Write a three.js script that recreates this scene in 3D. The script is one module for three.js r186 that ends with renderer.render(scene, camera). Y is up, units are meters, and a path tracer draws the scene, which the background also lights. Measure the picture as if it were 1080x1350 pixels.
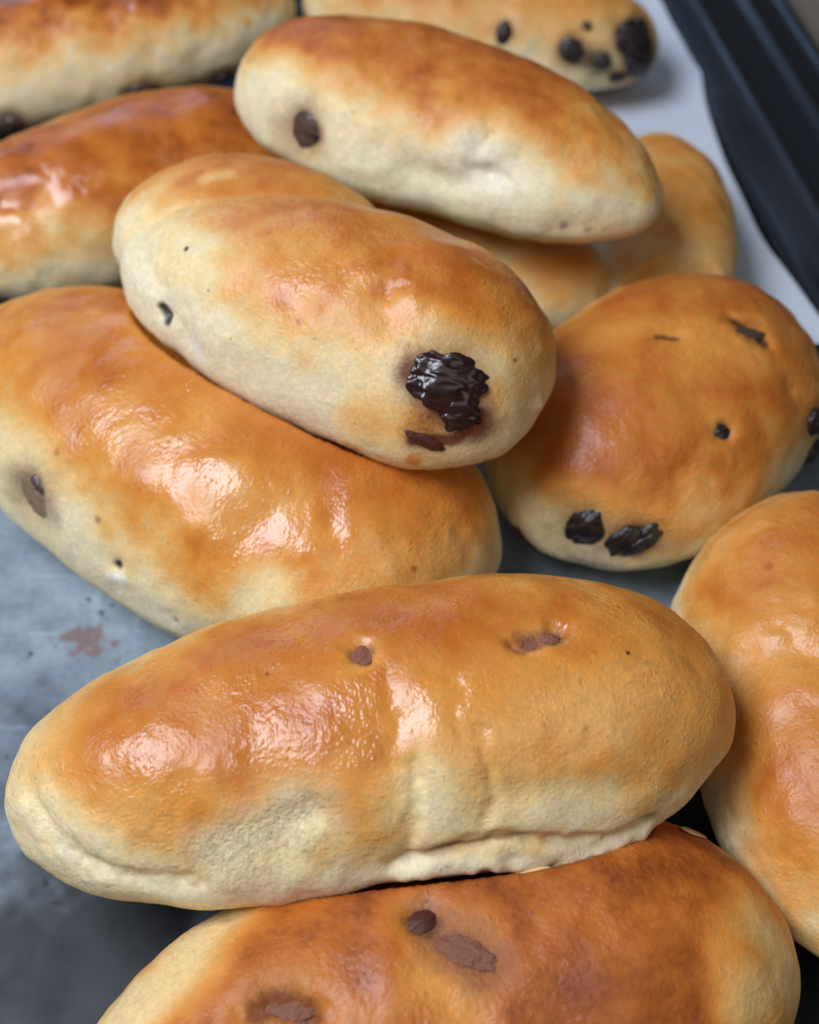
import * as THREE from 'three';
import { RectAreaLightUniformsLib } from 'three/addons/lights/RectAreaLightUniformsLib.js';
import { mergeGeometries } from 'three/addons/utils/BufferGeometryUtils.js';

// ---------------------------------------------------------------- camera, light, exposure
const scene = new THREE.Scene();
const camera = new THREE.PerspectiveCamera(45, 819 / 1024, 0.02, 20);
camera.position.set(0, 0.285, 0.165);
camera.rotation.set(THREE.MathUtils.degToRad(-52), 0, 0);
camera.focus = 0.265;
camera.userData.fStop = 10;
const renderer = new THREE.WebGLRenderer({ antialias: true });
renderer.toneMapping = THREE.LinearToneMapping;
renderer.toneMappingExposure = 1.06;
renderer.shadowMap.enabled = true;
scene.background = new THREE.Color().setRGB(0.06, 0.063, 0.065);
RectAreaLightUniformsLib.init();
function windowOrFillLight(color, intensity, w, h, pos, look) {
  const l = new THREE.RectAreaLight(color, intensity, w, h);
  l.position.set(...pos); l.lookAt(...look); scene.add(l); return l;
}
windowOrFillLight(0xe9efff, 15.5, 0.46, 0.38, [-0.42, 0.76, 0.08], [0, 0.02, 0.0]);
windowOrFillLight(0xa8ccff, 2.4, 0.8, 0.3, [-0.5, 0.55, -1.15], [0, 0, -0.1]);
windowOrFillLight(0xfff8f0, 0.9, 0.6, 0.4, [0.2, 0.62, 0.42], [0, 0, 0.03]);  // unseen soft fill, added to brighten the front and right sides


// ---------------------------------------------------------------- helpers
const R = THREE.MathUtils.degToRad, { clamp, lerp } = THREE.MathUtils;
const sm = (a, b, x) => { const t = clamp((x - a) / (b - a), 0, 1); return t * t * (3 - 2 * t); };
function rng(seed) { let s = seed >>> 0; return () => { s = (s + 0x6d2b79f5) >>> 0; let t = Math.imul(s ^ (s >>> 15), 1 | s); t = (t + Math.imul(t ^ (t >>> 7), 61 | t)) ^ t; return ((t ^ (t >>> 14)) >>> 0) / 4294967296; }; }
const TAB = new Float32Array(4096); { const r = rng(77); for (let i = 0; i < 4096; i++) TAB[i] = r() * 2 - 1; }
const hash = (x, y, z) => TAB[(Math.imul(x, 374761393) + Math.imul(y, 668265263) + Math.imul(z, 1274126177) >>> 7) & 4095];
function noise(x, y, z) {                                   // smooth value noise, -1..1
  const i = Math.floor(x), j = Math.floor(y), k = Math.floor(z); x -= i; y -= j; z -= k;
  const u = x * x * (3 - 2 * x), v = y * y * (3 - 2 * y), w = z * z * (3 - 2 * z);
  const a = hash(i, j, k), b = hash(i + 1, j, k), c = hash(i, j + 1, k), d = hash(i + 1, j + 1, k);
  const e = hash(i, j, k + 1), f = hash(i + 1, j, k + 1), g = hash(i, j + 1, k + 1), h = hash(i + 1, j + 1, k + 1);
  const p = a + (b - a) * u, q = c + (d - c) * u, r = e + (f - e) * u, s = g + (h - g) * u;
  const m = p + (q - p) * v, n = r + (s - r) * v; return m + (n - m) * w;
}
const fbm = (x, y, z, o = 3) => { let s = 0, a = 0.55; for (let i = 0; i < o; i++) { s += a * noise(x, y, z); x = x * 2.03 + 11.3; y = y * 2.03 + 5.1; z = z * 2.03 + 7.7; a *= 0.5; } return s; };
const toLin = (c) => c <= 0.04045 ? c / 12.92 : Math.pow((c + 0.055) / 1.055, 2.4);
const rgb = (r, g, b) => [toLin(r / 255), toLin(g / 255), toLin(b / 255)];
const toByte = (x) => Math.round(255 * clamp(x <= 0.0031308 ? x * 12.92 : 1.055 * Math.pow(x, 1 / 2.4) - 0.055, 0, 1));
function dataTex(data, w, h, srgb, wrap) {
  const t = new THREE.DataTexture(data, w, h, THREE.RGBAFormat, THREE.UnsignedByteType);
  t.magFilter = THREE.LinearFilter; t.minFilter = THREE.LinearFilter;
  if (srgb) t.colorSpace = THREE.SRGBColorSpace;
  if (wrap) t.wrapS = t.wrapT = THREE.RepeatWrapping;
  t.needsUpdate = true; return t;
}
function shade(o) { o.castShadow = true; o.receiveShadow = true; return o; }
function mesh(name, geo, mat, parent) { const m = shade(new THREE.Mesh(geo, mat)); m.name = name; (parent || scene).add(m); return m; }

// ---------------------------------------------------------------- baking pan, paper, table
const dirv = [Math.sin(0.165), -Math.cos(0.165)];           // the long side of the pan runs away and slightly to the right
// x of the wall's foot at depth z
const foot = (z) => 0.1245 + (-0.2 - z) * -0.166;
function panFloor() {
  const W = 1024, C = new Uint8Array(W * W * 4), G = new Uint8Array(W * W * 4), r = rng(5);
  for (let j = 0; j < W; j++) for (let i = 0; i < W; i++) {
    const x = i / W * 720, y = j / W * 720, k = (j * W + i) * 4;
    const a = fbm(x / 60, y / 60, 1, 4), b = fbm(x / 9, y / 9, 5, 3), c = noise(x / 1.3, y / 1.3, 2);
    // the dark floor turns to lighter grey in a few wide patches
    const X = x / 1000 - 0.34, Z = -(y / 1000 - 0.18), greyPatch = Math.max(sm(1.2, 0.5, Math.hypot((X + 0.1) / 0.075, (Z + 0.03) / 0.065) + 0.7 * a + 0.25 * b), sm(1.2, 0.6, Math.hypot((X - 0.075) / 0.075, (Z + 0.035) / 0.07) + 0.5 * a), sm(1.15, 0.6, Math.hypot((X + 0.035) / 0.016, (Z - 0.062) / 0.012) + 0.6 * a) * 0.5);
    const darkPart = 1 - greyPatch, scr = sm(0.72, 0.95, noise(x / 1.1 + 0.02 * y, y / 34, 8)) + sm(0.75, 0.95, noise(x / 40 + 3, y / 0.9 - 0.03 * x, 6)),
      fleck = sm(0.66, 0.8, noise(x / 2.2, y / 2.2, 14)) * sm(0, 0.5, noise(x / 15, y / 15, 3)), v = lerp(0.009, 0.36, greyPatch) * (1 + 0.1 * c + 0.22 * b * greyPatch) * (1 + 0.35 * scr) * (1 - 0.75 * fleck);
    const sx = (X - -0.0878) * 1000, sz = (Z - -0.0134) * 1000, st = sm(1.1, 0.6, Math.hypot(sx / 7, sz / 5) + 0.9 * fbm(x / 3, y / 3, 9, 3)) * 0.75 + sm(0.5, 0.68, fbm(x / 12 + 30, y / 12, 9, 3)) * 0.35;
    C[k] = toByte(lerp(v * 0.8, 0.2, st)); C[k + 1] = toByte(lerp(v * 0.98, 0.1, st)); C[k + 2] = toByte(lerp(v * 1.12, 0.07, st)); C[k + 3] = 255;
    G[k] = 0; G[k + 1] = Math.round(255 * clamp(0.42 + 0.14 * b + 0.05 * darkPart + 0.2 * st, 0, 1)); G[k + 2] = Math.round(255 * (1 - st)); G[k + 3] = 255;
  }
  const t = dataTex(C, W, W, true, true), g = dataTex(G, W, W, false, true);
  return new THREE.MeshStandardMaterial({ map: t, roughness: 1, roughnessMap: g, metalness: 0.35 });
}
function sheet(pts, y0, y1) {                               // a slab with the outline pts (x, z), uv in metres / 0.6
  const sh = new THREE.Shape(pts.map(([x, z]) => new THREE.Vector2(x, -z)));
  const g = new THREE.ExtrudeGeometry(sh, { depth: y1 - y0, bevelEnabled: false }); g.rotateX(-Math.PI / 2); g.translate(0, y0, 0);
  const uv = g.attributes.uv; for (let i = 0; i < uv.count; i++) uv.setXY(i, (uv.getX(i) + 0.34) / 0.72, (uv.getY(i) + 0.18) / 0.72); return g;
}
const pan = new THREE.Group(); pan.name = 'baking_pan'; scene.add(pan);
pan.userData = { label: 'dark metal baking pan with a ridged black rim holding all the rolls', category: 'baking pan' };
const zA = 0.16, zB = -0.52;
mesh('pan_floor', sheet([[-0.32, zA], [foot(zA), zA], [foot(zB), zB], [-0.32, zB]], -0.0012, 0), panFloor(), pan);
const wear = new Uint8Array(512 * 512 * 4);
for (let j = 0; j < 512; j++) for (let i = 0; i < 512; i++) { const k = (j * 512 + i) * 4, v = 0.3 + 0.16 * fbm(i / 60, j / 14, 2, 4) + 0.25 * sm(0.6, 0.9, noise(i / 30, j / 3, 5)) + 0.2 * sm(0.35, 0.6, fbm(i / 25, j / 20, 9, 3)); wear[k] = wear[k + 2] = 0; wear[k + 1] = Math.round(255 * clamp(v, 0.12, 1)); wear[k + 3] = 255; }
const enamel = new THREE.MeshPhysicalMaterial({ color: new THREE.Color().setRGB(0.011, 0.013, 0.017), roughness: 1, roughnessMap: dataTex(wear, 512, 512, false, true), specularIntensity: 0.75 });
function rimSweep(pr, z0, z1, n) {                          // profile (outward, up) swept along the side wall, with thickness
  const P = [], UV = [], idx = [];
  for (let i = 0; i <= n; i++) { const z = lerp(z0, z1, i / n); for (const [u, y] of pr) P.push(foot(z) + u * 0.986, y + 0.00012 * noise(z * 30, u * 40, 3), z + u * 0.166), UV.push(z / 0.3, (u + y) / 0.06); }
  const m = pr.length;
  for (let i = 0; i < n; i++) for (let j = 0; j < m - 1; j++) { const a = i * m + j, b = a + m; idx.push(a, a + 1, b, b, a + 1, b + 1); }
  const g = new THREE.BufferGeometry(); g.setAttribute('position', new THREE.Float32BufferAttribute(P, 3)); g.setAttribute('uv', new THREE.Float32BufferAttribute(UV, 2)); g.setIndex(idx); g.computeVertexNormals(); return g;
}
function curve(pts, n) { return new THREE.CatmullRomCurve3(pts.map(([x, y]) => new THREE.Vector3(x, y, 0)), false, 'centripetal').getPoints(n).map((p) => [p.x, p.y]); }
mesh('pan_wall', rimSweep(curve([[0, -0.0012], [0.0005, 0.0002], [0.003, 0.0012], [0.008, 0.006], [0.0125, 0.0115], [0.0145, 0.0128], [0.0165, 0.0122]], 30), zA, zB, 60), enamel, pan);
mesh('pan_rim', rimSweep(curve([[0.0165, 0.0122], [0.0185, 0.0106], [0.026, 0.0098], [0.0325, 0.0099], [0.035, 0.0112], [0.037, 0.0122], [0.0395, 0.0114], [0.042, 0.009], [0.05, 0.0084], [0.0525, 0.0102], [0.0545, 0.0106], [0.056, 0.0095], [0.0565, 0.007], [0.0555, 0.005], [0.053, 0.0046]], 70), zA, zB, 60), enamel, pan);
// white paper liner with an uneven edge, lying on the pan under the back rolls
{
  const edge = [[0.139, -0.125], [0.1345, -0.14], [0.1235, -0.182], [0.1185, -0.217], [0.1157, -0.255], [0.1172, -0.285], [0.1188, -0.309], [0.115, -0.33], [0.1125, -0.36], [0.108, -0.43]];
  const cv = new THREE.CatmullRomCurve3(edge.map(([x, z]) => new THREE.Vector3(x, 0, z))), E = cv.getPoints(90), nx = 40, P = [], idx = [], UV = [];
  const top = (x, z, u) => 0.0014 + 0.0011 * fbm(x * 34, z * 34, 4, 3) + 0.0012 * sm(0.85, 1, u) * (0.6 + 0.6 * noise(z * 45, 1, 2)) + 0.0012 * sm(foot(z) - 0.004, foot(z) + 0.006, x);
  for (const lo of [0, 1]) for (let i = 0; i < E.length; i++) for (let j = 0; j <= nx; j++) {
    const u = j / nx, x = lerp(0.02, E[i].x, u), z = E[i].z - (1 - u) * 0.01; P.push(x, top(x, z, u) - lo * 0.0003, z); UV.push(x, z);
  }
  const m = nx + 1, half = E.length * m;
  for (let i = 0; i < E.length - 1; i++) for (let j = 0; j < nx; j++) { const a = i * m + j, b = a + m; idx.push(a, a + 1, b, b, a + 1, b + 1, half + a, half + b, half + a + 1, half + b, half + b + 1, half + a + 1); }
  for (let i = 0; i < E.length - 1; i++) { const a = i * m + nx, b = a + m; idx.push(a, half + a, b, b, half + a, half + b); }
  for (let j = 0; j < nx; j++) { idx.push(j, half + j, j + 1, j + 1, half + j, half + j + 1); }
  const g = new THREE.BufferGeometry(); g.setAttribute('position', new THREE.Float32BufferAttribute(P, 3)); g.setAttribute('uv', new THREE.Float32BufferAttribute(UV, 2)); g.setIndex(idx); g.computeVertexNormals();
  const p = mesh('baking_paper', g, new THREE.MeshStandardMaterial({ color: new THREE.Color().setRGB(0.58, 0.63, 0.7), roughness: 0.7 }));
  p.userData = { label: 'white baking paper with a wavy edge along the right side of the pan', category: 'baking paper' };
}
{
  const t = mesh('table', sheet([[-1.5, 1.2], [1.5, 1.2], [1.5, -1.5], [-1.5, -1.5]], -0.03, -0.0075), new THREE.MeshStandardMaterial({ color: new THREE.Color().setRGB(0.17, 0.145, 0.11), roughness: 0.75 }));
  t.userData = { kind: 'structure' };
}


// ---------------------------------------------------------------- bread
const RAMP = [[0, rgb(229, 217, 180)], [0.2, rgb(228, 202, 146)], [0.42, rgb(219, 170, 98)], [0.67, rgb(209, 138, 58)], [0.86, rgb(181, 99, 32)], [1, rgb(124, 58, 16)]];
const COL = { pale: rgb(226, 211, 172), white: rgb(226, 222, 206), gold: rgb(222, 171, 94), brown: rgb(160, 82, 28), deep: rgb(104, 46, 18), dark: rgb(52, 28, 16), black: rgb(20, 16, 16), crumb: rgb(214, 199, 154), meat: rgb(128, 78, 50), jam: rgb(84, 26, 16), grey: rgb(120, 116, 100) };
function ramp(t, out) {
  t = clamp(t, 0, 1); let i = 0; while (i < RAMP.length - 2 && t > RAMP[i + 1][0]) i++;
  const [t0, a] = RAMP[i], [t1, b] = RAMP[i + 1], k = (t - t0) / (t1 - t0);
  for (let c = 0; c < 3; c++) out[c] = a[c] + (b[c] - a[c]) * k; return out;
}
// distance (mm) from a point to a polyline given as flat xyz millimetres
function dist(P, x, y, z) {
  if (P.length === 3) return Math.hypot(x - P[0], y - P[1], z - P[2]);
  let best = 1e9;
  for (let i = 0; i + 5 < P.length; i += 3) {
    const ax = P[i], ay = P[i + 1], az = P[i + 2], bx = P[i + 3] - ax, by = P[i + 4] - ay, bz = P[i + 5] - az;
    const t = clamp(((x - ax) * bx + (y - ay) * by + (z - az) * bz) / (bx * bx + by * by + bz * bz + 1e-9), 0, 1);
    const d = (x - ax - t * bx) ** 2 + (y - ay - t * by) ** 2 + (z - az - t * bz) ** 2; if (d < best) best = d;
  }
  return Math.sqrt(best);
}
const BAKE = { pale: 0.08, gold: 0.42, brown: 0.82 };
class Bun {
  constructor(o) {
    Object.assign(this, o);
    this.m = new THREE.Matrix4().makeRotationFromEuler(new THREE.Euler(R(o.roll), o.yaw, o.pitch, 'YZX')).setPosition(...o.at);
    this.inv = this.m.clone().invert();
    for (const [kind, rx, ry, rz, , , x, y, z] of o.bits) {   // the crust dips and scorches round each piece of fruit
      if (kind === 'flake') continue;
      const r = (rx + rz) / 2;
      const flat = kind === 'meat' || kind === 'grey';
      this.grooves.push([r * 2, flat ? 0 : -0.14 * r, [x, y, z]], [r * 1.15, (flat ? 0.14 : 0.3) * r, [x, y, z]]);
      this.tints.unshift([r * 1.5, 0.55, 0.3, 'gold', [x, y, z]], [r * 1.12, flat ? 0.5 : 0.62, 0.4, kind === 'jam' ? 'jam' : flat ? 'meat' : 'deep', [x, y, z]]);
    }
    this.rot = new THREE.Matrix3().setFromMatrix4(this.m).elements;
  }
  base(s, th, out) {                                       // millimetres in the bun's own axes
    const p = Math.sqrt(Math.max(0, 1 - Math.abs(s) ** this.n)) * (1 + this.tp * s);
    out[0] = s * this.a; out[2] = Math.cos(th) * this.b * p + this.bd * (s * s - 0.3); const y = Math.sin(th) * this.c * p; out[1] = y < 0 ? y * 0.62 : y; return out;
  }
  field(x, y, z) {                                         // < 0 inside the undented bun
    const s = x / this.a, q = 1 - Math.abs(s) ** this.n; if (q < 0) return 1;
    const k = 1 + this.tp * s, c = y < 0 ? this.c * 0.62 : this.c;
    return (y / c / k) ** 2 + ((z - this.bd * (s * s - 0.3)) / this.b / k) ** 2 - q;
  }
  normal(x, y, z, out) {
    const e = 0.05, f = this.field(x, y, z), k = Math.min(1, Math.abs(x / this.a)) ** (this.n - 1) * this.n / this.a * Math.sign(x);
    out[0] = k - (2 * this.tp / this.a) * (1 - Math.min(1, Math.abs(x / this.a)) ** this.n) / (1 + this.tp * x / this.a) - 0; out[1] = (this.field(x, y + e, z) - f) / e; out[2] = (this.field(x, y, z + e) - f) / e;
    if (Math.abs(x / this.a) > 0.9999) { out[0] = Math.sign(x); out[1] = out[2] = 0; }
    const l = Math.hypot(...out) || 1; out[0] /= l; out[1] /= l; out[2] /= l; return out;
  }
  lift(x, y, z) {                                          // lumps, dents and folds of the crust, mm along the normal
    const S = this.seed;
    let d = 1.9 * fbm(x / 24 + S, y / 24, z / 24, 2) * this.lump + 0.8 * fbm(x / 10, y / 10 + S, z / 10, 2) * this.lump;
    d += 0.3 * fbm(x / 4.5 + S, y / 4.5, z / 4.5, 2) * this.fine * (0.4 + sm(-0.2, 0.4, noise(x / 14, y / 14 + S, z / 14)));
    for (const f of this.grooves) { const r = dist(f[2], x + 0.8 * noise(x / 4, y / 4, z / 4 + S), y, z + 0.8 * noise(x / 4 + 9, y / 4, z / 4)); if (r < f[0] * 2.4) d -= f[1] * Math.exp(-((r / f[0]) ** 2)) * (f[0] < 3.6 ? 1 + 0.55 * noise(x / 2.4, y / 2.4, z / 2.4 + S) : 1); }
    return d;
  }
}
function bunGeometry(B, nv, nu) {
  const P = new Float32Array((nv + 1) * (nu + 1) * 3), UV = new Float32Array((nv + 1) * (nu + 1) * 2), b = [0, 0, 0], n = [0, 0, 0], v3 = new THREE.Vector3(), q = new THREE.Vector3(), push = new Float32Array((nv + 1) * (nu + 1));
  for (let i = 0; i <= nv; i++) for (let j = 0; j <= nu; j++) {
    const s = -Math.cos(Math.PI * i / nv), th = -Math.PI / 2 + 2 * Math.PI * (j % nu) / nu, k = i * (nu + 1) + j;
    B.base(s, th, b); B.normal(b[0], b[1], b[2], n);
    const d = B.lift(b[0], b[1], b[2]) * (i === 0 || i === nv ? 0.7 : 1);
    v3.set(b[0] + n[0] * d, b[1] + n[1] * d, b[2] + n[2] * d).multiplyScalar(0.001);
    if (B.above.length) {                                  // how far the soft crust must give way under the bun that lies on it
      q.copy(v3).applyMatrix4(B.m); const y0 = q.y;
      for (const U of B.above) for (let it = 0; it < 60; it++) { const w = q.clone().applyMatrix4(U.inv).multiplyScalar(1000); if (U.field(w.x, w.y, w.z) > 0.04) break; q.y -= 0.0006; }
      push[k] = y0 - q.y;
    }
    P.set([v3.x, v3.y, v3.z], k * 3); UV.set([i / nv, j / nu], k * 2);
  }
  if (B.above.length) {                                    // the dent eases out into the crust around it
    const near = (k, l) => { const v = push[l] - 2.2 * Math.hypot(P[k * 3] - P[l * 3], P[k * 3 + 1] - P[l * 3 + 1], P[k * 3 + 2] - P[l * 3 + 2]); if (v > push[k]) push[k] = v; };
    for (let it = 0; it < 3; it++) {
      for (let i = 0; i <= nv; i++) for (let j = 0; j <= nu; j++) { const k = i * (nu + 1) + j; if (i) near(k, k - nu - 1); near(k, j ? k - 1 : k + nu - 1); }
      for (let i = nv; i >= 0; i--) for (let j = nu; j >= 0; j--) { const k = i * (nu + 1) + j; if (i < nv) near(k, k + nu + 1); near(k, j < nu ? k + 1 : k - nu + 1); }
    }
    for (let k = 0; k < push.length; k++) if (push[k] > 0) { q.set(P[k * 3], P[k * 3 + 1], P[k * 3 + 2]).applyMatrix4(B.m); q.y = Math.max(q.y - push[k], Math.min(q.y, 0.0006)); q.applyMatrix4(B.inv); P.set([q.x, q.y, q.z], k * 3); }
  }
  const idx = [], N = new Float32Array(P.length), at = (i, j) => (clamp(i, 0, nv) * (nu + 1) + ((j + nu) % nu)) * 3;
  for (let i = 0; i < nv; i++) for (let j = 0; j < nu; j++) { const a = i * (nu + 1) + j, c = a + nu + 1; if (i > 0) idx.push(a, a + 1, c); if (i < nv - 1) idx.push(c, a + 1, c + 1); }
  for (let i = 0; i <= nv; i++) for (let j = 0; j <= nu; j++) {
    const k = (i * (nu + 1) + j) * 3;
    if (i === 0 || i === nv) { N.set([i ? 1 : -1, 0, 0], k); continue; }
    const p = at(i - 1, j), r = at(i + 1, j), s = at(i, j - 1), t = at(i, j + 1);
    const ax = P[r] - P[p], ay = P[r + 1] - P[p + 1], az = P[r + 2] - P[p + 2], bx = P[t] - P[s], by = P[t + 1] - P[s + 1], bz = P[t + 2] - P[s + 2];
    let x = by * az - bz * ay, y = bz * ax - bx * az, z = bx * ay - by * ax; const l = Math.hypot(x, y, z) || 1; N.set([x / l, y / l, z / l], k);
  }
  const g = new THREE.BufferGeometry();
  g.setAttribute('position', new THREE.BufferAttribute(P, 3)); g.setAttribute('normal', new THREE.BufferAttribute(N, 3)); g.setAttribute('uv', new THREE.BufferAttribute(UV, 2)); g.setIndex(idx);
  return g;
}
function bunMaterial(B, W, H) {
  const C = new Uint8Array(W * H * 4), G = new Uint8Array(W * H * 4), D = new Uint8Array(W * H * 4), b = [0, 0, 0], n = [0, 0, 0], col = [0, 0, 0], S = B.seed, r = B.rot, T = B.tone;
  for (let j = 0; j < H; j++) {
    const th = -Math.PI / 2 + 2 * Math.PI * j / H, under = Math.sin(th) < -0.8;
    for (let i = 0; i < W; i++) {
      const k = (j * W + i) * 4, s = -Math.cos(Math.PI * (i + 0.5) / W);
      C[k + 3] = G[k + 3] = D[k + 3] = 255;
      if (under) { C[k] = 150; C[k + 1] = 90; C[k + 2] = 40; G[k] = 0; G[k + 1] = 200; D[k] = D[k + 1] = D[k + 2] = 128; continue; }
      B.base(s, th, b); const [x, y, z] = b; B.normal(x, y, z, n);
      const up = r[1] * n[0] + r[4] * n[1] + r[7] * n[2], side = r[0] * n[0] + r[3] * n[1] + r[6] * n[2], front = r[2] * n[0] + r[5] * n[1] + r[8] * n[2];
      const big = fbm(x / 17 + S, y / 17, z / 17, 3), mid = fbm(x / 5, y / 5 + S, z / 5, 3), fine = noise(x / 0.55, y / 0.55, z / 0.55) * 0.6 + noise(x / 0.3 + S, y / 0.3, z / 0.3) * 0.5;
      const grain = noise(x / 1.1 + 3, y / 1.1, z / 1.1 + S);
      // egg-washed, browned crown fading to the pale flanks where the dough touched or sat low
      const mott = fbm(x / 9 + S, y / 9, z / 9 + 4, 3);
      let t = sm(T[0] - 0.18, T[1] + 0.1, up + T[3] * front + T[4] * side + 0.26 * big + 0.14 * mid) * (T[2] + 0.12 * big) + 0.11 * mott + 0.07 * mid + 0.05 * fine + 0.045 * grain + 0.07;
      let gloss = sm(0.25, 0.62, t + 0.1 * mid), rough = 0, cr = 0, wet = 0;
      for (let pass = 0; pass < 2; pass++) { if (pass) ramp(t, col); for (const f of B.tints) {
        const to = BAKE[f[3]]; if ((to !== undefined && f[0] > 1.9) !== !pass) continue;
        const w = f[0], P = f[4]; if (Math.abs(P[0] - x) > 40 + w * 3 && P.length === 3) continue;
        const jig = w > 2.5 ? 0.55 : 0.35, rr = dist(P, x, y, z) * (1 + jig * (0.7 * fbm(x / (w * 0.8 + 0.3), y / (w * 0.8 + 0.3), z / (w * 0.8 + 0.3) + S, 2))) + (w > 3 ? 0.5 * fine : 0);
        const m = f[1] * (w > 3.9 ? 1 - sm(w * (f[2] - 0.15), w * 1.75, rr) : 1 - sm(w * f[2], w * 1.25, rr)); if (m <= 0) continue;
        if (!pass) { t += (to + 0.6 * (t - 0.5) * 0.4 - t) * m; gloss *= 1 - (to < 0.3 ? 0.6 : 0) * m; continue; }
        const c2 = COL[f[3]]; for (let c = 0; c < 3; c++) col[c] += (c2[c] - col[c]) * m;
        if (f[3] === 'crumb' || f[3] === 'meat') { cr = Math.max(cr, m); gloss *= 1 - m; }
        else if (f[3] === 'jam' || f[3] === 'black') { gloss = lerp(gloss, 0.9, m); }
        else if (f[3] === 'pale' || f[3] === 'white') gloss *= 1 - 0.75 * m;
      } }
      const pore = sm(0.5, 0.85, noise(x / 0.8, y / 0.8 + S, z / 0.8)) * sm(-0.1, 0.5, noise(x / 7, y / 7, z / 7 + S));
      let v = 1 + 0.17 * fine + 0.05 * mid + 0.09 * grain - 0.1 * pore;
      const speck = sm(0.45, 0.8, noise(x / 0.42 + 2, y / 0.42, z / 0.42 + S)) * sm(-0.3, 0.4, noise(x / 6, y / 6 + 5, z / 6)); v += 0.24 * speck * (1 - cr);
      if (cr > 0) v *= 1 + cr * (0.1 * fine + 0.12 * mid + 0.08 * noise(x / 0.9, y / 2.6, z / 0.9));
      C[k] = toByte(col[0] * v); C[k + 1] = toByte(col[1] * v * (1 - 0.02 * pore)); C[k + 2] = toByte(col[2] * v);
      const patch = clamp(0.8 + 0.9 * fbm(x / 11 + 4, y / 11, z / 11 + S, 3), 0.25, 1);
      G[k + 1] = Math.round(255 * clamp(0.62 - 0.5 * gloss * patch * B.coat + 0.03 * fine + 0.2 * cr, 0.24, 1));
      // wrinkled glaze skin: ridged noise at about 1-2 mm plus pin pores and grain
      const rid = 1 - Math.abs(noise(x / 1.7 + 0.5 * mid, y / 1.7, z / 1.7 + S)) * 2, rid2 = 1 - Math.abs(noise(x / 0.75, y / 0.75 + S, z / 0.75)) * 2;
      const wr = 0.25 + 0.75 * sm(-0.2, 0.45, fbm(x / 10 + 7, y / 10 + S, z / 10, 2)); const sk = wr * (0.2 + 0.8 * gloss); const h = 0.5 + 0.07 * rid * sk + 0.07 * rid2 * sk + 0.055 * fine + 0.03 * grain - 0.12 * pore + cr * (0.12 * fine + 0.1 * mid + 0.12 * noise(x / 0.9, y / 2.6, z / 0.9));
      D[k] = D[k + 1] = D[k + 2] = Math.round(255 * clamp(h, 0, 1));
    }
  }
  const gl = dataTex(G, W, H);
  return new THREE.MeshPhysicalMaterial({ map: dataTex(C, W, H, true), roughness: 1, roughnessMap: gl, bumpMap: dataTex(D, W, H), bumpScale: 0.0008, specularIntensity: 0.8 + 0.25 * B.coat });
}
// dried fruit and filling bits: lumpy wrinkled little solids, half sunk in the crust
function bitGeometry(rx, ry, rz, seed, wr) {
  const g = new THREE.IcosahedronGeometry(1, 24), p = g.attributes.position, v = new THREE.Vector3();
  for (let i = 0; i < p.count; i++) {
    v.fromBufferAttribute(p, i);
    const l = 1 + (wr < 0.2 ? 0.24 : 0.34) * fbm(v.x * 1.1 + seed, v.y * 1.1, v.z * 1.1, 2) + wr * 0.55 * noise(v.x * 1.3 + 0.8 * noise(v.z * 2, v.x * 2, seed), v.y * 3.4 + seed, v.z * 3.6) - wr * 0.6 * Math.abs(noise(v.x * 2.1, v.y * 3 + seed, v.z * 4.2)) + wr * 0.14 * noise(v.x * 5 + seed, v.y * 9, v.z * 9) + (wr > 0.2 && wr < 0.25 ? 0.09 * noise(v.x * 11, v.y * 11 + seed, v.z * 11) : 0);
    p.setXYZ(i, v.x * rx * l * 0.001, v.y * ry * l * 0.001, v.z * rz * l * 0.001);
  }
  g.deleteAttribute('uv'); g.computeVertexNormals();
  const q = g.attributes.position, N = g.attributes.normal, acc = new Map(), key = (i) => q.getX(i).toFixed(7) + q.getY(i).toFixed(7) + q.getZ(i).toFixed(7);
  for (let i = 0; i < q.count; i++) { const k = key(i), a = acc.get(k) || [0, 0, 0]; a[0] += N.getX(i); a[1] += N.getY(i); a[2] += N.getZ(i); acc.set(k, a); }
  for (let i = 0; i < q.count; i++) { const a = acc.get(key(i)), l = Math.hypot(...a) || 1; N.setXYZ(i, a[0] / l, a[1] / l, a[2] / l); }
  return g;
}
const BIT = {
  raisin: new THREE.MeshPhysicalMaterial({ color: new THREE.Color().setRGB(...rgb(34, 24, 24)), roughness: 0.4, clearcoat: 0.25, clearcoatRoughness: 0.3 }),
  jam: new THREE.MeshPhysicalMaterial({ color: new THREE.Color().setRGB(...rgb(38, 15, 13)), roughness: 0.34, clearcoat: 0.4, clearcoatRoughness: 0.16 }),
  meat: new THREE.MeshPhysicalMaterial({ color: new THREE.Color().setRGB(...rgb(126, 80, 56)), roughness: 0.75 }),
  plum: new THREE.MeshPhysicalMaterial({ color: new THREE.Color().setRGB(...rgb(78, 58, 48)), roughness: 0.4, clearcoat: 0.6, clearcoatRoughness: 0.25 }),
  dark: new THREE.MeshPhysicalMaterial({ color: new THREE.Color().setRGB(...rgb(74, 34, 22)), roughness: 0.5 }),
  flake: new THREE.MeshPhysicalMaterial({ color: new THREE.Color().setRGB(...rgb(218, 186, 130)), roughness: 0.7 }),
  grey: new THREE.MeshPhysicalMaterial({ color: new THREE.Color().setRGB(...rgb(126, 104, 76)), roughness: 0.55 }),
};
const buns = {}, taken = {};
const serial = (n) => { const k = taken[n] = (taken[n] ?? -1) + 1; return k ? n + '_' + String(k).padStart(3, '0') : n; };
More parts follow.
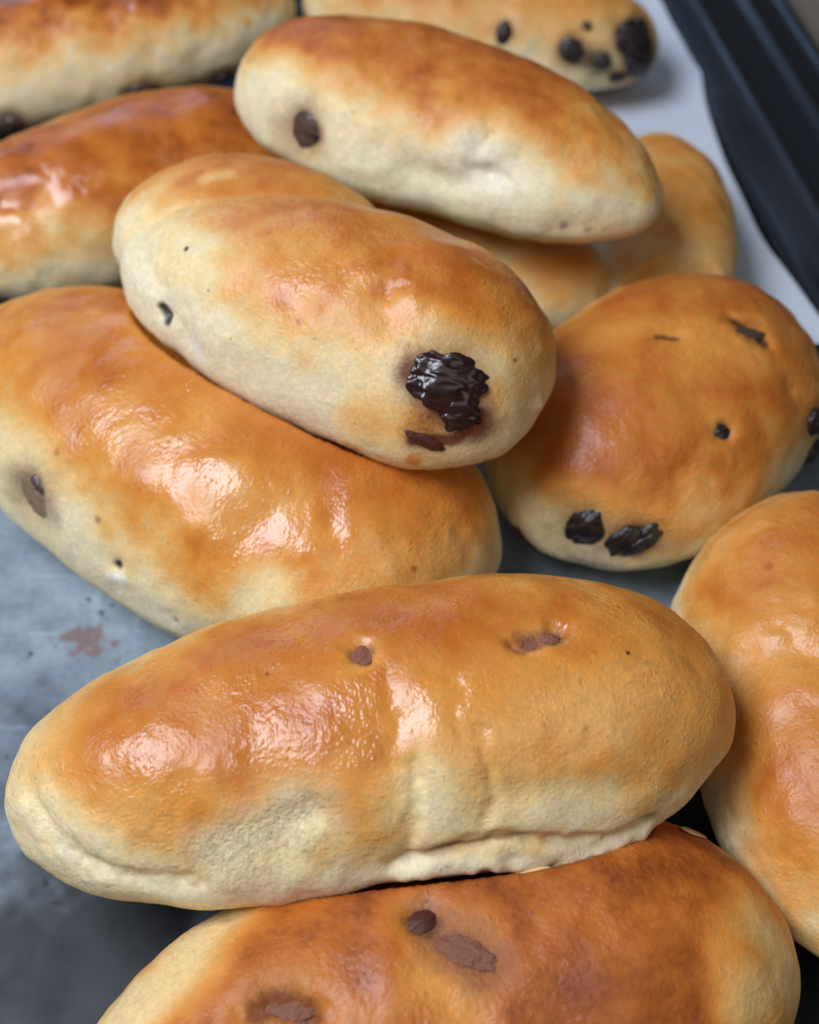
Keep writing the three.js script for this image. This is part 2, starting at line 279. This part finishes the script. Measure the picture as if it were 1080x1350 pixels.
function makeBun(key, o) {
  const B = new Bun(o); B.above = (o.on || []).map((k) => buns[k]); buns[key] = B;
  if (o.part) {                                            // a second lobe of dough folded against a roll: a part of that roll
    const p = scene.getObjectByName(o.part), fold = mesh(o.name, bunGeometry(B, o.res[0], o.res[1]), bunMaterial(B, o.tex[0], o.tex[1]), p);
    p.updateMatrix(); fold.applyMatrix4(p.matrix.clone().invert().multiply(B.m)); return;
  }
  const root = new THREE.Group(); root.name = serial(o.name); root.applyMatrix4(B.m); scene.add(root);
  root.userData = { label: o.label, category: 'bread roll', group: 'raisin rolls heaped on the baking pan' };
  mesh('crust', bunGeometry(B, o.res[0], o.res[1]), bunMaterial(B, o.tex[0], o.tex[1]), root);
  const n = [0, 0, 0], up = new THREE.Vector3(), q = new THREE.Quaternion(), w = new THREE.Vector3();
  o.bits.forEach(([kind, rx, ry, rz, turn, sink, px, py, pz], i) => {
    B.normal(px, py, pz, n); const d = B.lift(px, py, pz) - (sink - (kind === 'jam' || kind === 'flake' ? 0 : 0.55));
    const g = bitGeometry(rx, ry, rz, o.seed + i * 3.7, kind === 'meat' || kind === 'grey' ? 0.22 : kind === 'jam' ? 0.3 : 0.17);
    up.set(...n); q.setFromUnitVectors(w.set(0, 1, 0), up);
    const m = mesh(kind === 'jam' ? 'jam_filling' : kind === 'flake' ? 'crust_flake' : kind === 'meat' || kind === 'grey' ? 'filling_piece' : 'raisin', g, BIT[kind], root);
    m.quaternion.copy(q).multiply(new THREE.Quaternion().setFromAxisAngle(w.set(0, 1, 0), R(turn)));
    m.position.set(px + n[0] * d, py + n[1] * d, pz + n[2] * d).multiplyScalar(0.001);
  });
  return root;
}
makeBun('E', {
  name: 'bread_roll', label: 'folded roll on top of the heap with black jam oozing from its end',
  at: [-0.0207, 0.0620, -0.0719], yaw: -0.4947, pitch: -0.0035, roll: 0, a: 62.4, b: 32.9, c: 28.5, tp: 0.148, bd: 2.77, n: 2.57,
  seed: 7.3, lump: 1, fine: 1, coat: 0.7, tone: [0.42, 1.0, 0.72, -0.05, 0.18], on: [], res: [520, 320], tex: [1536, 1024],
  grooves: [[5,1.2,[19.8,29.1,1.1,20.9,27.5,10.3,28.1,24.6,16.1]], [7,-1,[23.8,28.3,-6.9,36.1,26.2,-7.0]], [4,1,[-44.9,13.9,15.9,-34.4,12.3,22.7,-27.4,6.5,27.5]], [2.4,1.6,[-34.9,8.2,24.8]], [4,0.8,[-22.9,5.8,28.7]], [5,-1,[16.7,28.5,6.4,26.8,28.0,6.1]], [3,0.8,[23.4,27.6,9.2,28.9,28.2,2.7]], [5,0.9,[35.3,24.1,14.3,47.5,21.8,7.6]], [6,0.7,[11.2,11.4,30.1,25.2,12.6,29.3]], [10,-0.7,[-17.7,22.0,17.0,7.6,25.1,16.0]], [4,0.6,[52.1,14.3,16.4,57.5,2.4,17.5]], [2,-1,[62.0,4.0,3.4]]],
  tints: [[10,0.85,0.2,'pale',[-55.2,11.0,9.2,-45.1,8.4,20.4,-27.4,6.5,27.5]],
    [9,0.7,0.1,'pale',[-51.4,15.6,-0.5,-31.6,21.0,13.3]],
    [8,0.65,0.1,'pale',[-20.9,5.5,29.1,-3.9,2.9,31.6,18.6,3.4,32.7]],
    [6,0.5,0.1,'pale',[36.3,24.4,13.0,48.9,20.0,10.6,56.3,15.4,4.3]],
    [3,0.8,0.1,'white',[-23.4,6.5,28.3,-20.4,3.6,29.6]],
    [7,0.45,0.1,'pale',[17.4,11.9,30.0,31.7,19.7,22.5]],
    [1,0.95,0.35,'black',[-33.1,20.7,12.8]],
    [0.5,0.7,0.35,'deep',[-20.3,18.5,21.2]],
    [0.4,0.6,0.35,'deep',[-10.4,12.7,27.6]],
    [1.7,0.95,0.35,'black',[-36.2,8.8,24.1,-33.3,6.5,26.0]],
    [1.1,0.5,0.35,'brown',[6.1,21.1,22.0]],
    [6,0.55,0.1,'brown',[26.1,7.5,31.5,33.8,7.6,30.4]],
    [4,0.6,0.1,'brown',[22.8,28.4,6.0]],
    [8,0.4,0.1,'brown',[3.8,28.5,-5.4,25.0,28.5,-4.3,44.5,23.9,-2.7]],
    [4.5,0.9,0.5,'jam',[36.3,18.9,22.1,47.5,12.4,22.5,52.5,8.5,21.0]],
    [2,0.9,0.4,'jam',[40.3,5.3,29.3,49.0,5.7,25.0,52.4,10.9,19.5]],
    [4,0.7,0.2,'brown',[42.1,9.9,26.9]],
    [2.5,0.8,0.2,'brown',[40.8,-0.3,29.7]],
    [2,0.7,0.35,'deep',[54.9,-4.3,19.3]],
    [0.7,0.8,0.35,'deep',[54.6,17.0,5.4]]],
  bits: [['jam',9.2,3,7.2,20,0.6,44.4,17.6,19.5], ['jam',6,2.2,5,30,0.5,48.9,11.2,22.4], ['dark',5.5,1.2,1.6,0,0.5,43.1,5.4,28.2]],
});
makeBun('F', {
  name: 'dough_fold', label: '', part: 'bread_roll',
  at: [-0.0425, 0.0620, -0.1024], yaw: -0.2374, pitch: 0.0131, roll: 0, a: 39.1, b: 25.0, c: 21.3, tp: -0.008, bd: 1.25, n: 2.56,
  seed: 3.3, lump: 1, fine: 1, coat: 0.4, tone: [0.35, 0.9, 0.66, 0, 0.15], on: [], res: [260, 180], tex: [1024, 512],
  grooves: [],
  tints: [[8,0.8,0.1,'pale',[-29.0,12.5,11.4,-23.6,9.0,18.6,-15.3,15.5,15.3]],
    [3.5,0.7,0.2,'brown',[-17.5,19.9,1.8,-13.4,20.7,-0.0]],
    [3,0.5,0.1,'pale',[-11.2,20.9,0.8,-5.8,21.2,-1.7]]],
  bits: [],
});
makeBun('A', {
  name: 'bread_roll', label: 'long glossy roll across the front with a torn pale lower edge',
  at: [-0.0084, 0.0430, 0.0390], yaw: 0.1382, pitch: 0.0704, roll: 0, a: 78.4, b: 32.7, c: 28.1, tp: 0.082, bd: 2.37, n: 3.26,
  seed: 3.1, lump: 1, fine: 1, coat: 0.75, tone: [0.22, 0.84, 0.7, 0, 0.1], on: [], res: [560, 340], tex: [1536, 1024],
  grooves: [[2.4,1.1,[-69.8,14.0,5.8,-66.2,13.2,13.5,-59.5,9.9,21.3,-49.5,7.8,26.0,-37.4,7.1,28.7]], [3,-0.4,[-71.9,10.6,9.8,-66.1,7.9,18.5,-54.9,3.9,25.6]], [6,1.6,[-31.4,14.3,25.6,-22.2,15.7,25.4,-15.3,18.1,23.6]], [1.6,0.8,[8.6,23.3,18.1,7.9,18.3,24.6,4.1,8.5,30.7]], [5,-0.7,[12.8,22.7,19.3,12.9,17.9,25.1,11.4,12.8,28.9]], [1.4,0.55,[22.1,25.5,14.4,22.2,22.8,19.5,23.4,17.9,25.3,20.4,13.3,28.9]], [1.7,0.4,[6.2,28.3,-0.0,5.9,26.7,10.2,4.9,23.1,18.2]], [5,0.9,[29.9,17.0,26.0,40.2,13.7,27.8,51.2,13.6,25.7]], [1.8,2,[1.4,6.3,31.2,13.8,8.9,30.9,23.0,9.8,30.7,34.9,5.3,31.9,44.7,2.1,31.4,52.6,2.6,29.7]], [3,-1.5,[4.1,3.6,31.9,19.5,3.5,32.4,38.0,-2.1,32.0,50.9,-2.2,30.0]], [4,-1.2,[-16.3,7.9,30.1,-9.6,0.8,31.7,2.7,3.8,31.8]], [2.8,1.6,[1.2,27.9,-5.2]], [3,2.4,[34.1,28.1,-2.6,37.7,27.7,-3.6,41.8,27.1,-4.4]], [4,1.2,[-11.9,18.1,23.8]], [4,-0.25,[13.0,28.2,3.5,13.8,26.0,12.9]], [2,0.5,[18.8,28.1,5.1,18.8,25.7,13.9]], [12,-0.8,[-50.0,22.3,8.2,-32.7,26.0,4.6]]],
  tints: [[12,0.7,0.1,'pale',[-71.4,13.2,3.4,-67.9,15.5,-3.4]],
    [15,0.65,0.1,'gold',[20.2,25.6,14.0,41.0,24.1,15.3,63.8,19.0,11.2]],
    [9,0.5,0.1,'gold',[-13.4,21.8,19.2,-2.2,19.2,23.2]],
    [10,0.4,0.1,'gold',[-47.8,20.0,15.4,-37.8,17.9,21.3]],
    [7,0.85,0.2,'pale',[-66.1,13.6,12.9,-53.6,9.0,24.3,-38.0,4.8,29.2,-22.9,4.3,30.7,-8.2,2.3,31.6]],
    [6.5,0.95,0.4,'crumb',[-31.4,13.7,26.1,-22.2,15.7,25.4,-15.1,17.7,24.0]],
    [8,0.7,0.1,'pale',[7.3,18.5,24.3,14.5,14.6,27.8,32.2,12.4,29.2,42.9,10.3,29.4]],
    [5,0.6,0.1,'pale',[11.6,22.0,20.3,11.7,15.5,27.1]],
    [3.4,0.85,0.3,'pale',[4.1,4.3,31.8,19.3,4.0,32.3,38.0,-0.9,32.2,51.4,-2.1,29.9]],
    [0.7,0.6,0.35,'deep',[7.7,8.3,30.9,20.1,9.7,30.7,28.9,8.3,31.2]],
    [2.5,0.35,0.1,'brown',[-11.6,18.3,23.6]],
    [2.8,0.8,0.35,'meat',[1.2,27.9,-5.2]],
    [2.8,0.8,0.35,'meat',[34.3,28.1,-2.6,37.5,27.7,-3.1,41.5,27.2,-4.0]],
    [0.6,0.9,0.35,'black',[54.9,24.6,2.0]],
    [0.5,0.8,0.35,'deep',[-18.1,27.2,-4.6]],
    [4,0.5,0.1,'brown',[16.5,27.4,-9.8]],
    [8,0.3,0.1,'brown',[-26.1,25.7,-10.1,-2.0,25.0,-15.5,14.8,27.6,-8.6,44.0,24.8,-12.7]],
    [6,0.25,0.1,'brown',[-22.2,26.7,5.5,-6.1,26.4,9.8]],
    [2.6,0.7,0.1,'grey',[54.6,3.3,29.0]],
    [2,0.6,0.2,'gold',[-74.3,8.0,9.0,-70.0,-0.0,18.0,-60.7,-1.2,23.6]]],
  bits: [['flake',2.2,1.6,1.2,30,-0.2,44.1,-2.5,31.2], ['flake',3.2,1.2,1.4,0,-0.2,40.4,-2.1,31.8], ['flake',4,1,1.2,5,-0.1,28.4,0.2,32.7], ['meat',2.6,1.2,2.8,20,0.5,1.2,27.9,-5.2], ['meat',3.3,1.3,2.1,10,0.7,36.1,27.9,-3.1], ['meat',2.8,1.3,1.9,-10,0.7,39.8,27.4,-4.0]],
});
makeBun('G', {
  name: 'bread_roll', label: 'pale sided roll on top at the back with one raisin in its left end',
  at: [0.0106, 0.0620, -0.1517], yaw: -0.4670, pitch: -0.0367, roll: 0, a: 68.4, b: 30.3, c: 26.4, tp: -0.080, bd: 2.75, n: 2.81,
  seed: 2.6, lump: 1, fine: 1, coat: 0.35, tone: [0.42, 0.92, 0.76, -0.1, 0.05], on: [], res: [320, 200], tex: [1024, 1024],
  grooves: [[5,1.6,[-33.5,8.4,27.5]], [5,2.2,[3.1,7.8,28.0,15.9,8.3,27.2,23.8,12.1,24.6]], [3,1.6,[20.4,19.2,18.4,19.5,13.9,23.9,28.3,11.1,24.6]], [5,1.2,[31.7,17.5,18.5,42.5,16.2,16.5]], [7,-0.8,[-24.1,15.1,24.4,-6.3,17.4,22.2]], [6,-0.7,[37.4,9.3,23.9,50.3,6.8,20.9]]],
  tints: [[11,0.85,0.2,'pale',[-11.7,0.6,29.9,16.4,6.2,27.9,34.0,13.1,22.2,21.9,15.9,21.9]],
    [9,0.75,0.1,'pale',[-49.7,3.7,24.9,-49.6,13.6,19.8,-26.3,14.3,24.8,-15.2,10.0,27.7]],
    [6,0.55,0.1,'white',[17.5,15.8,22.4,25.8,12.4,24.2]],
    [1.8,0.8,0.35,'gold',[-25.8,-6.7,27.1,16.6,-7.2,25.5,51.7,-4.4,20.1]],
    [1.5,0.7,0.35,'grey',[47.6,2.7,23.2]],
    [1.2,0.5,0.35,'grey',[54.2,1.5,20.5]],
    [0.8,0.8,0.35,'gold',[-17.9,16.4,23.4]]],
  bits: [['plum',7.2,2.9,6.4,-20,0.7,-33.6,8.3,27.5], ['raisin',3.8,2.6,4.2,10,1,-30.4,7.7,28.1]],
});
makeBun('I', {
  name: 'bread_roll', label: 'oval roll at middle right with two raisins along its lower edge',
  at: [0.0703, 0.0210, -0.0735], yaw: 0.7301, pitch: 0.0057, roll: 0, a: 54.9, b: 40.1, c: 34.6, tp: -0.004, bd: 0.68, n: 2.49,
  seed: 6.6, lump: 1, fine: 1, coat: 0.5, tone: [0.12, 0.7, 0.74, 0.05, -0.05], on: ['E'], res: [420, 260], tex: [1024, 1024],
  grooves: [[5,1.6,[-49.4,8.6,17.0]], [5,1.4,[-41.2,7.3,27.7]], [2,0.8,[-3.5,34.5,-3.3,0.9,34.6,1.0]], [2.6,1.1,[18.7,33.0,5.4,20.6,29.8,16.4]], [2.2,1.2,[-8.8,25.5,26.7]], [6,0.9,[-37.5,18.3,23.5,-28.2,20.2,27.5]], [3,0.7,[18.9,23.0,27.7]], [8,-0.8,[-28.3,29.8,-10.7,-41.8,23.9,5.6]], [6,0.7,[-11.6,34.1,2.8,-7.1,31.0,17.3]]],
  tints: [[9,0.7,0.1,'pale',[-52.8,6.4,-9.4,-51.6,9.2,11.4,-46.3,1.8,23.8]],
    [2.2,0.7,0.2,'gold',[-9.4,18.3,-33.9,0.6,19.6,-33.1,11.0,24.2,-28.2]],
    [11,0.45,0.1,'brown',[-23.6,25.6,-23.2,-37.0,27.4,0.5,-31.9,26.0,16.9]],
    [8,0.5,0.1,'gold',[-29.3,0.1,35.7,-4.0,4.9,39.5]],
    [1.2,0.75,0.35,'dark',[-3.1,34.5,-3.2,0.5,34.6,0.6]],
    [1.8,0.85,0.35,'dark',[18.7,32.9,6.0,20.6,30.1,15.6]],
    [1.8,0.9,0.35,'dark',[-8.8,25.5,26.7]],
    [2,0.6,0.1,'brown',[19.2,23.1,27.6]],
    [6,0.4,0.1,'gold',[-14.7,31.3,-15.5,-2.1,33.9,-8.3,12.9,29.7,19.1]]],
  bits: [['raisin',7.5,4,5.6,0,1.1,-49.4,8.7,16.8], ['raisin',6,3.6,4.2,10,1.1,-43.2,6.4,26.1], ['raisin',7.2,3.5,3.8,5,1.1,-39.1,7.7,29.2], ['plum',5.8,1.4,1.9,-36,0.7,19.2,31.8,11.1], ['raisin',2.9,1.8,2.9,0,1.1,-8.8,25.5,26.7], ['raisin',3.8,3.2,4.5,0,0.7,24.0,11.6,34.8], ['raisin',3.8,3.2,4.5,0,0.7,25.1,-0.3,37.0]],
});
makeBun('C', {
  name: 'bread_roll', label: 'bumpy orange roll cut off by the right edge of the photo',
  at: [0.1021, 0.0210, 0.0225], yaw: -1.5194, pitch: -0.0054, roll: 0, a: 62.8, b: 35.7, c: 31.1, tp: -0.072, bd: -5.08, n: 2.76,
  seed: 5.7, lump: 1.3, fine: 1.6, coat: 0.55, tone: [0.1, 0.7, 0.69, 0.05, 0], on: ['A'], res: [420, 260], tex: [1024, 1024],
  grooves: [[4,1.4,[-4.8,23.0,25.7,-5.4,28.1,17.1,-1.6,29.8,11.9]], [5,0.8,[-19.9,21.9,26.4,-25.1,26.2,19.0,-26.5,29.6,8.9]], [5,-1,[6.9,22.6,25.5,4.4,28.2,16.1]]],
  tints: [[5,0.6,0.1,'gold',[-37.7,13.8,27.9,-44.5,21.2,15.5,-56.1,17.0,-3.8]],
    [8,0.5,0.1,'gold',[-6.6,20.2,28.9,-4.9,28.7,15.6]],
    [8,0.6,0.1,'gold',[40.4,-1.3,27.9,49.5,-2.4,21.3]],
    [1.5,0.7,0.35,'brown',[-27.9,26.9,16.4]],
    [6,0.6,0.1,'pale',[-38.0,3.6,31.6]]],
  bits: [],
});
makeBun('B', {
  name: 'bread_roll', label: 'dark brown roll at the bottom tucked under the long front roll',
  at: [0.0071, 0.0190, 0.0887], yaw: 0.2240, pitch: 0.0113, roll: 0, a: 74.7, b: 35.2, c: 30.1, tp: 0.101, bd: 3.19, n: 2.98,
  seed: 9.4, lump: 1, fine: 1, coat: 0.35, tone: [0.15, 0.72, 0.82, -0.05, 0], on: ['A'], res: [420, 260], tex: [1024, 1024],
  grooves: [[4,1,[-39.7,17.5,-22.9,-48.3,21.9,-11.0,-54.2,21.4,-4.6]], [3.4,2.6,[-36.7,26.8,-0.6,-33.9,27.3,-2.0,-29.6,28.0,-0.1,-26.6,28.2,2.9]], [4,-0.9,[-36.7,26.4,-5.6,-26.7,28.3,-2.9]], [4,1.6,[-2.4,29.1,-9.5]], [5,1,[0.7,30.0,-4.2,7.2,30.3,2.0]], [6,0.9,[-4.4,29.8,1.9,-0.2,28.9,8.7]]],
  tints: [[9,0.85,0.45,'pale',[-42.3,16.1,-23.2,-53.1,19.0,-13.1,-63.0,15.3,-8.3]],
    [9,0.8,0.2,'pale',[65.0,18.8,5.0,67.6,13.5,13.0,56.4,20.2,17.0]],
    [5,0.75,0.3,'meat',[1.0,30.0,-4.7,7.5,30.3,1.6]],
    [3.6,0.9,0.35,'dark',[-2.4,29.1,-9.5]],
    [3.4,0.75,0.3,'deep',[-36.2,26.9,-0.7,-33.5,27.4,-1.8,-29.6,28.0,0.1,-27.0,28.1,2.9]],
    [6,0.6,0.1,'gold',[-4.4,29.8,1.9,0.3,29.0,8.8]],
    [8,0.4,0.1,'brown',[14.8,29.8,7.3,23.3,29.7,8.0]]],
  bits: [['flake',5,0.5,2.6,35,-0.1,60.6,11.6,-20.9], ['dark',5,1.7,2.9,15,1,-2.5,28.8,-10.6], ['meat',7.2,1.3,3.5,-30,0.7,4.3,30.3,-1.5], ['meat',8.1,2.3,4.9,10,2,-31.2,27.7,0.3]],
});
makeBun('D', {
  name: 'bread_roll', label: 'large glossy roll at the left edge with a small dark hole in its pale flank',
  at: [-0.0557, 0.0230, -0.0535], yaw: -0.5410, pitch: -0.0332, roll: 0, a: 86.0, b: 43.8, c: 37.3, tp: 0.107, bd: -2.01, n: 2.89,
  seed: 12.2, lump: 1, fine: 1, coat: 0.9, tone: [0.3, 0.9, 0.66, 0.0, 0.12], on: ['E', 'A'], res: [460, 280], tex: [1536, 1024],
  grooves: [[5,2.2,[-27.2,13.4,38.8]], [2.2,1.6,[6.1,11.7,42.5]], [2,-0.6,[4.0,7.8,43.6,9.7,10.4,43.1]], [5,1,[9.0,37.1,8.5]], [6,-0.6,[21.3,35.9,14.7,31.7,34.7,17.5]], [4,0.8,[42.4,18.9,37.0,44.7,22.7,33.3]], [8,-0.9,[7.6,29.5,28.0,27.4,30.2,27.1]], [8,0.9,[35.5,30.7,25.4,44.7,35.3,9.9]], [4,0.6,[46.1,35.1,9.3,55.0,29.4,19.7]]],
  tints: [[8,0.6,0.1,'pale',[-42.3,22.0,28.9,-26.6,23.0,32.1,-11.5,14.2,40.3,1.6,5.3,44.0,21.1,4.4,44.7]],
    [5,0.5,0.1,'grey',[-31.5,13.6,38.0,-20.0,13.7,39.7]],
    [1.6,0.95,0.35,'black',[5.5,11.7,42.5]],
    [1.7,0.8,0.35,'white',[3.7,7.2,43.8,8.5,9.2,43.5]],
    [5,0.7,0.2,'pale',[42.4,18.7,37.1,44.7,22.8,33.1]],
    [1.3,0.7,0.35,'brown',[-2.9,19.2,37.9]],
    [1.1,0.8,0.35,'brown',[72.3,23.3,11.4]],
    [1.1,0.6,0.35,'brown',[-20.7,25.8,30.1]],
    [5,0.7,0.1,'gold',[9.5,37.0,8.9]],
    [1.2,0.5,0.35,'brown',[24.3,5.2,44.5]],
    [12,0.65,0.1,'brown',[21.4,37.8,4.6,49.6,35.3,1.4,69.9,25.3,-12.2]],  // browner crown, deepened to paint in the shade under the roll above
    [9,0.3,0.1,'brown',[-32.1,34.7,1.3,-2.3,37.2,1.3]]],
  bits: [['grey',8.8,2.2,5.8,-40,1.1,-26.2,14.4,38.5], ['plum',3.2,1.6,2.2,-30,0.4,-24.6,17.3,37.1]],
});
makeBun('J', {
  name: 'bread_roll', label: 'mostly hidden roll wedged below the back top roll',
  at: [0.0089, 0.0190, -0.1475], yaw: -0.3489, pitch: 0.0129, roll: 0, a: 57.7, b: 26.5, c: 22.5, tp: -0.009, bd: -0.41, n: 2.53,
  seed: 4.2, lump: 1, fine: 1, coat: 0.2, tone: [0.4, 0.95, 0.54, 0, 0], on: ['G', 'E', 'I'], res: [240, 150], tex: [512, 512],
  grooves: [],
  tints: [[6,0.4,0.1,'gold',[48.7,9.9,10.1,54.6,6.9,4.5]]],
  bits: [],
});
makeBun('H', {
  name: 'bread_roll', label: 'small plain roll beside the white paper under the back top roll',
  at: [0.0837, 0.0200, -0.1569], yaw: -1.6766, pitch: 0.0448, roll: 0, a: 50.2, b: 22.7, c: 19.1, tp: -0.023, bd: 3.10, n: 2.32,
  seed: 8.8, lump: 1, fine: 1, coat: 0.3, tone: [0.35, 0.95, 0.54, 0, 0], on: ['G', 'I'], res: [240, 150], tex: [512, 512],
  grooves: [],
  tints: [[8,0.5,0.1,'pale',[32.5,14.9,2.0,22.8,9.1,-17.8]]],
  bits: [],
});
makeBun('K', {
  name: 'bread_roll', label: 'glossy amber roll at the left edge below the rearmost left roll',
  at: [-0.0933, 0.0210, -0.1748], yaw: 0.4313, pitch: 0.0121, roll: 0, a: 66.3, b: 34.8, c: 30.7, tp: -0.023, bd: 0.25, n: 2.67,
  seed: 1.5, lump: 1, fine: 1, coat: 0.9, tone: [0.2, 0.8, 0.78, 0, 0], on: ['E', 'D'], res: [320, 200], tex: [1024, 512],
  grooves: [[4,2,[-41.9,23.1,14.0,-32.5,24.0,17.7]], [4,0.8,[-34.5,22.4,19.4,-31.7,19.0,24.5]]],
  tints: [[6,0.6,0.2,'gold',[-43.8,18.6,19.8,-31.1,20.2,23.4,-18.9,16.5,28.8,0.8,1.5,34.7]],
    [4,0.5,0.1,'pale',[-30.1,18.0,25.8]],
    [2,0.7,0.2,'brown',[-41.8,22.2,15.8,-33.7,23.3,18.4]]],
  bits: [],
});
makeBun('M', {
  name: 'bread_roll', label: 'roll at the top left corner with a broad pale yellowish flank',
  at: [-0.1150, 0.0240, -0.2634], yaw: 0.4002, pitch: 0.0384, roll: 0, a: 74.4, b: 32.4, c: 27.5, tp: 0.001, bd: 3.10, n: 2.99,
  seed: 11.1, lump: 1, fine: 1, coat: 0.7, tone: [0.5, 1.0, 0.85, 0, 0], on: [], res: [320, 200], tex: [1024, 512],
  grooves: [],
  tints: [[3.4,0.8,0.2,'dark',[34.9,-5.2,28.8]],
    [3.4,0.75,0.2,'dark',[-1.3,-0.5,31.5,11.4,-3.4,30.8]],
    [6,0.75,0.2,'dark',[-44.0,-2.1,28.7]],
    [2,0.6,0.2,'brown',[49.3,9.7,25.2]]],
  bits: [['plum',5,2,3.4,0,0.6,-43.7,-2.9,28.5], ['plum',4.6,2,3.8,0,0.4,36.1,-6.7,27.5], ['plum',6.5,2,3.6,0,0.4,5.2,-2.0,31.3]],
});
makeBun('N', {
  name: 'bread_roll', label: 'back roll beside the tray rim with black fruit spilling from its end',
  at: [0.0270, 0.0220, -0.2827], yaw: -0.2346, pitch: -0.0364, roll: 0, a: 70.2, b: 30.6, c: 26.0, tp: 0.012, bd: 2.19, n: 2.78,
  seed: 13.4, lump: 1, fine: 1, coat: 0.3, tone: [0.3, 0.9, 0.6, -0.05, 0], on: [], res: [320, 200], tex: [1024, 512],
  grooves: [[4,1.5,[39.7,10.6,24.5]], [6,1.2,[52.1,1.4,23.7]]],
  tints: [[8,0.4,0.1,'gold',[23.1,15.0,23.8,39.6,15.8,20.2]],
    [7,0.7,0.3,'crumb',[53.3,2.7,22.9]],
    [4.5,0.85,0.3,'dark',[39.7,9.9,24.9,50.1,5.9,23.5]],
    [7,0.85,0.4,'dark',[60.3,11.8,12.6,65.8,4.9,12.4]]],
  bits: [['raisin',3.2,2.2,4.5,0,0.7,13.8,13.4,25.5], ['raisin',6.3,4,5.2,0,0.9,39.7,9.9,24.9], ['raisin',9.4,5.4,7.8,0,0.7,61.2,11.2,12.4], ['raisin',7.2,4.2,6.2,0,0.7,65.2,3.5,14.0], ['raisin',4.5,2,2.6,20,1,57.9,-0.7,20.7], ['raisin',4,2.2,3,0,1,62.8,13.4,3.9], ['raisin',3.8,2.6,3,0,0.7,51.2,6.9,22.7], ['plum',2,1,1.8,0,0.2,42.6,16.5,18.4]],
});



renderer.render(scene, camera);
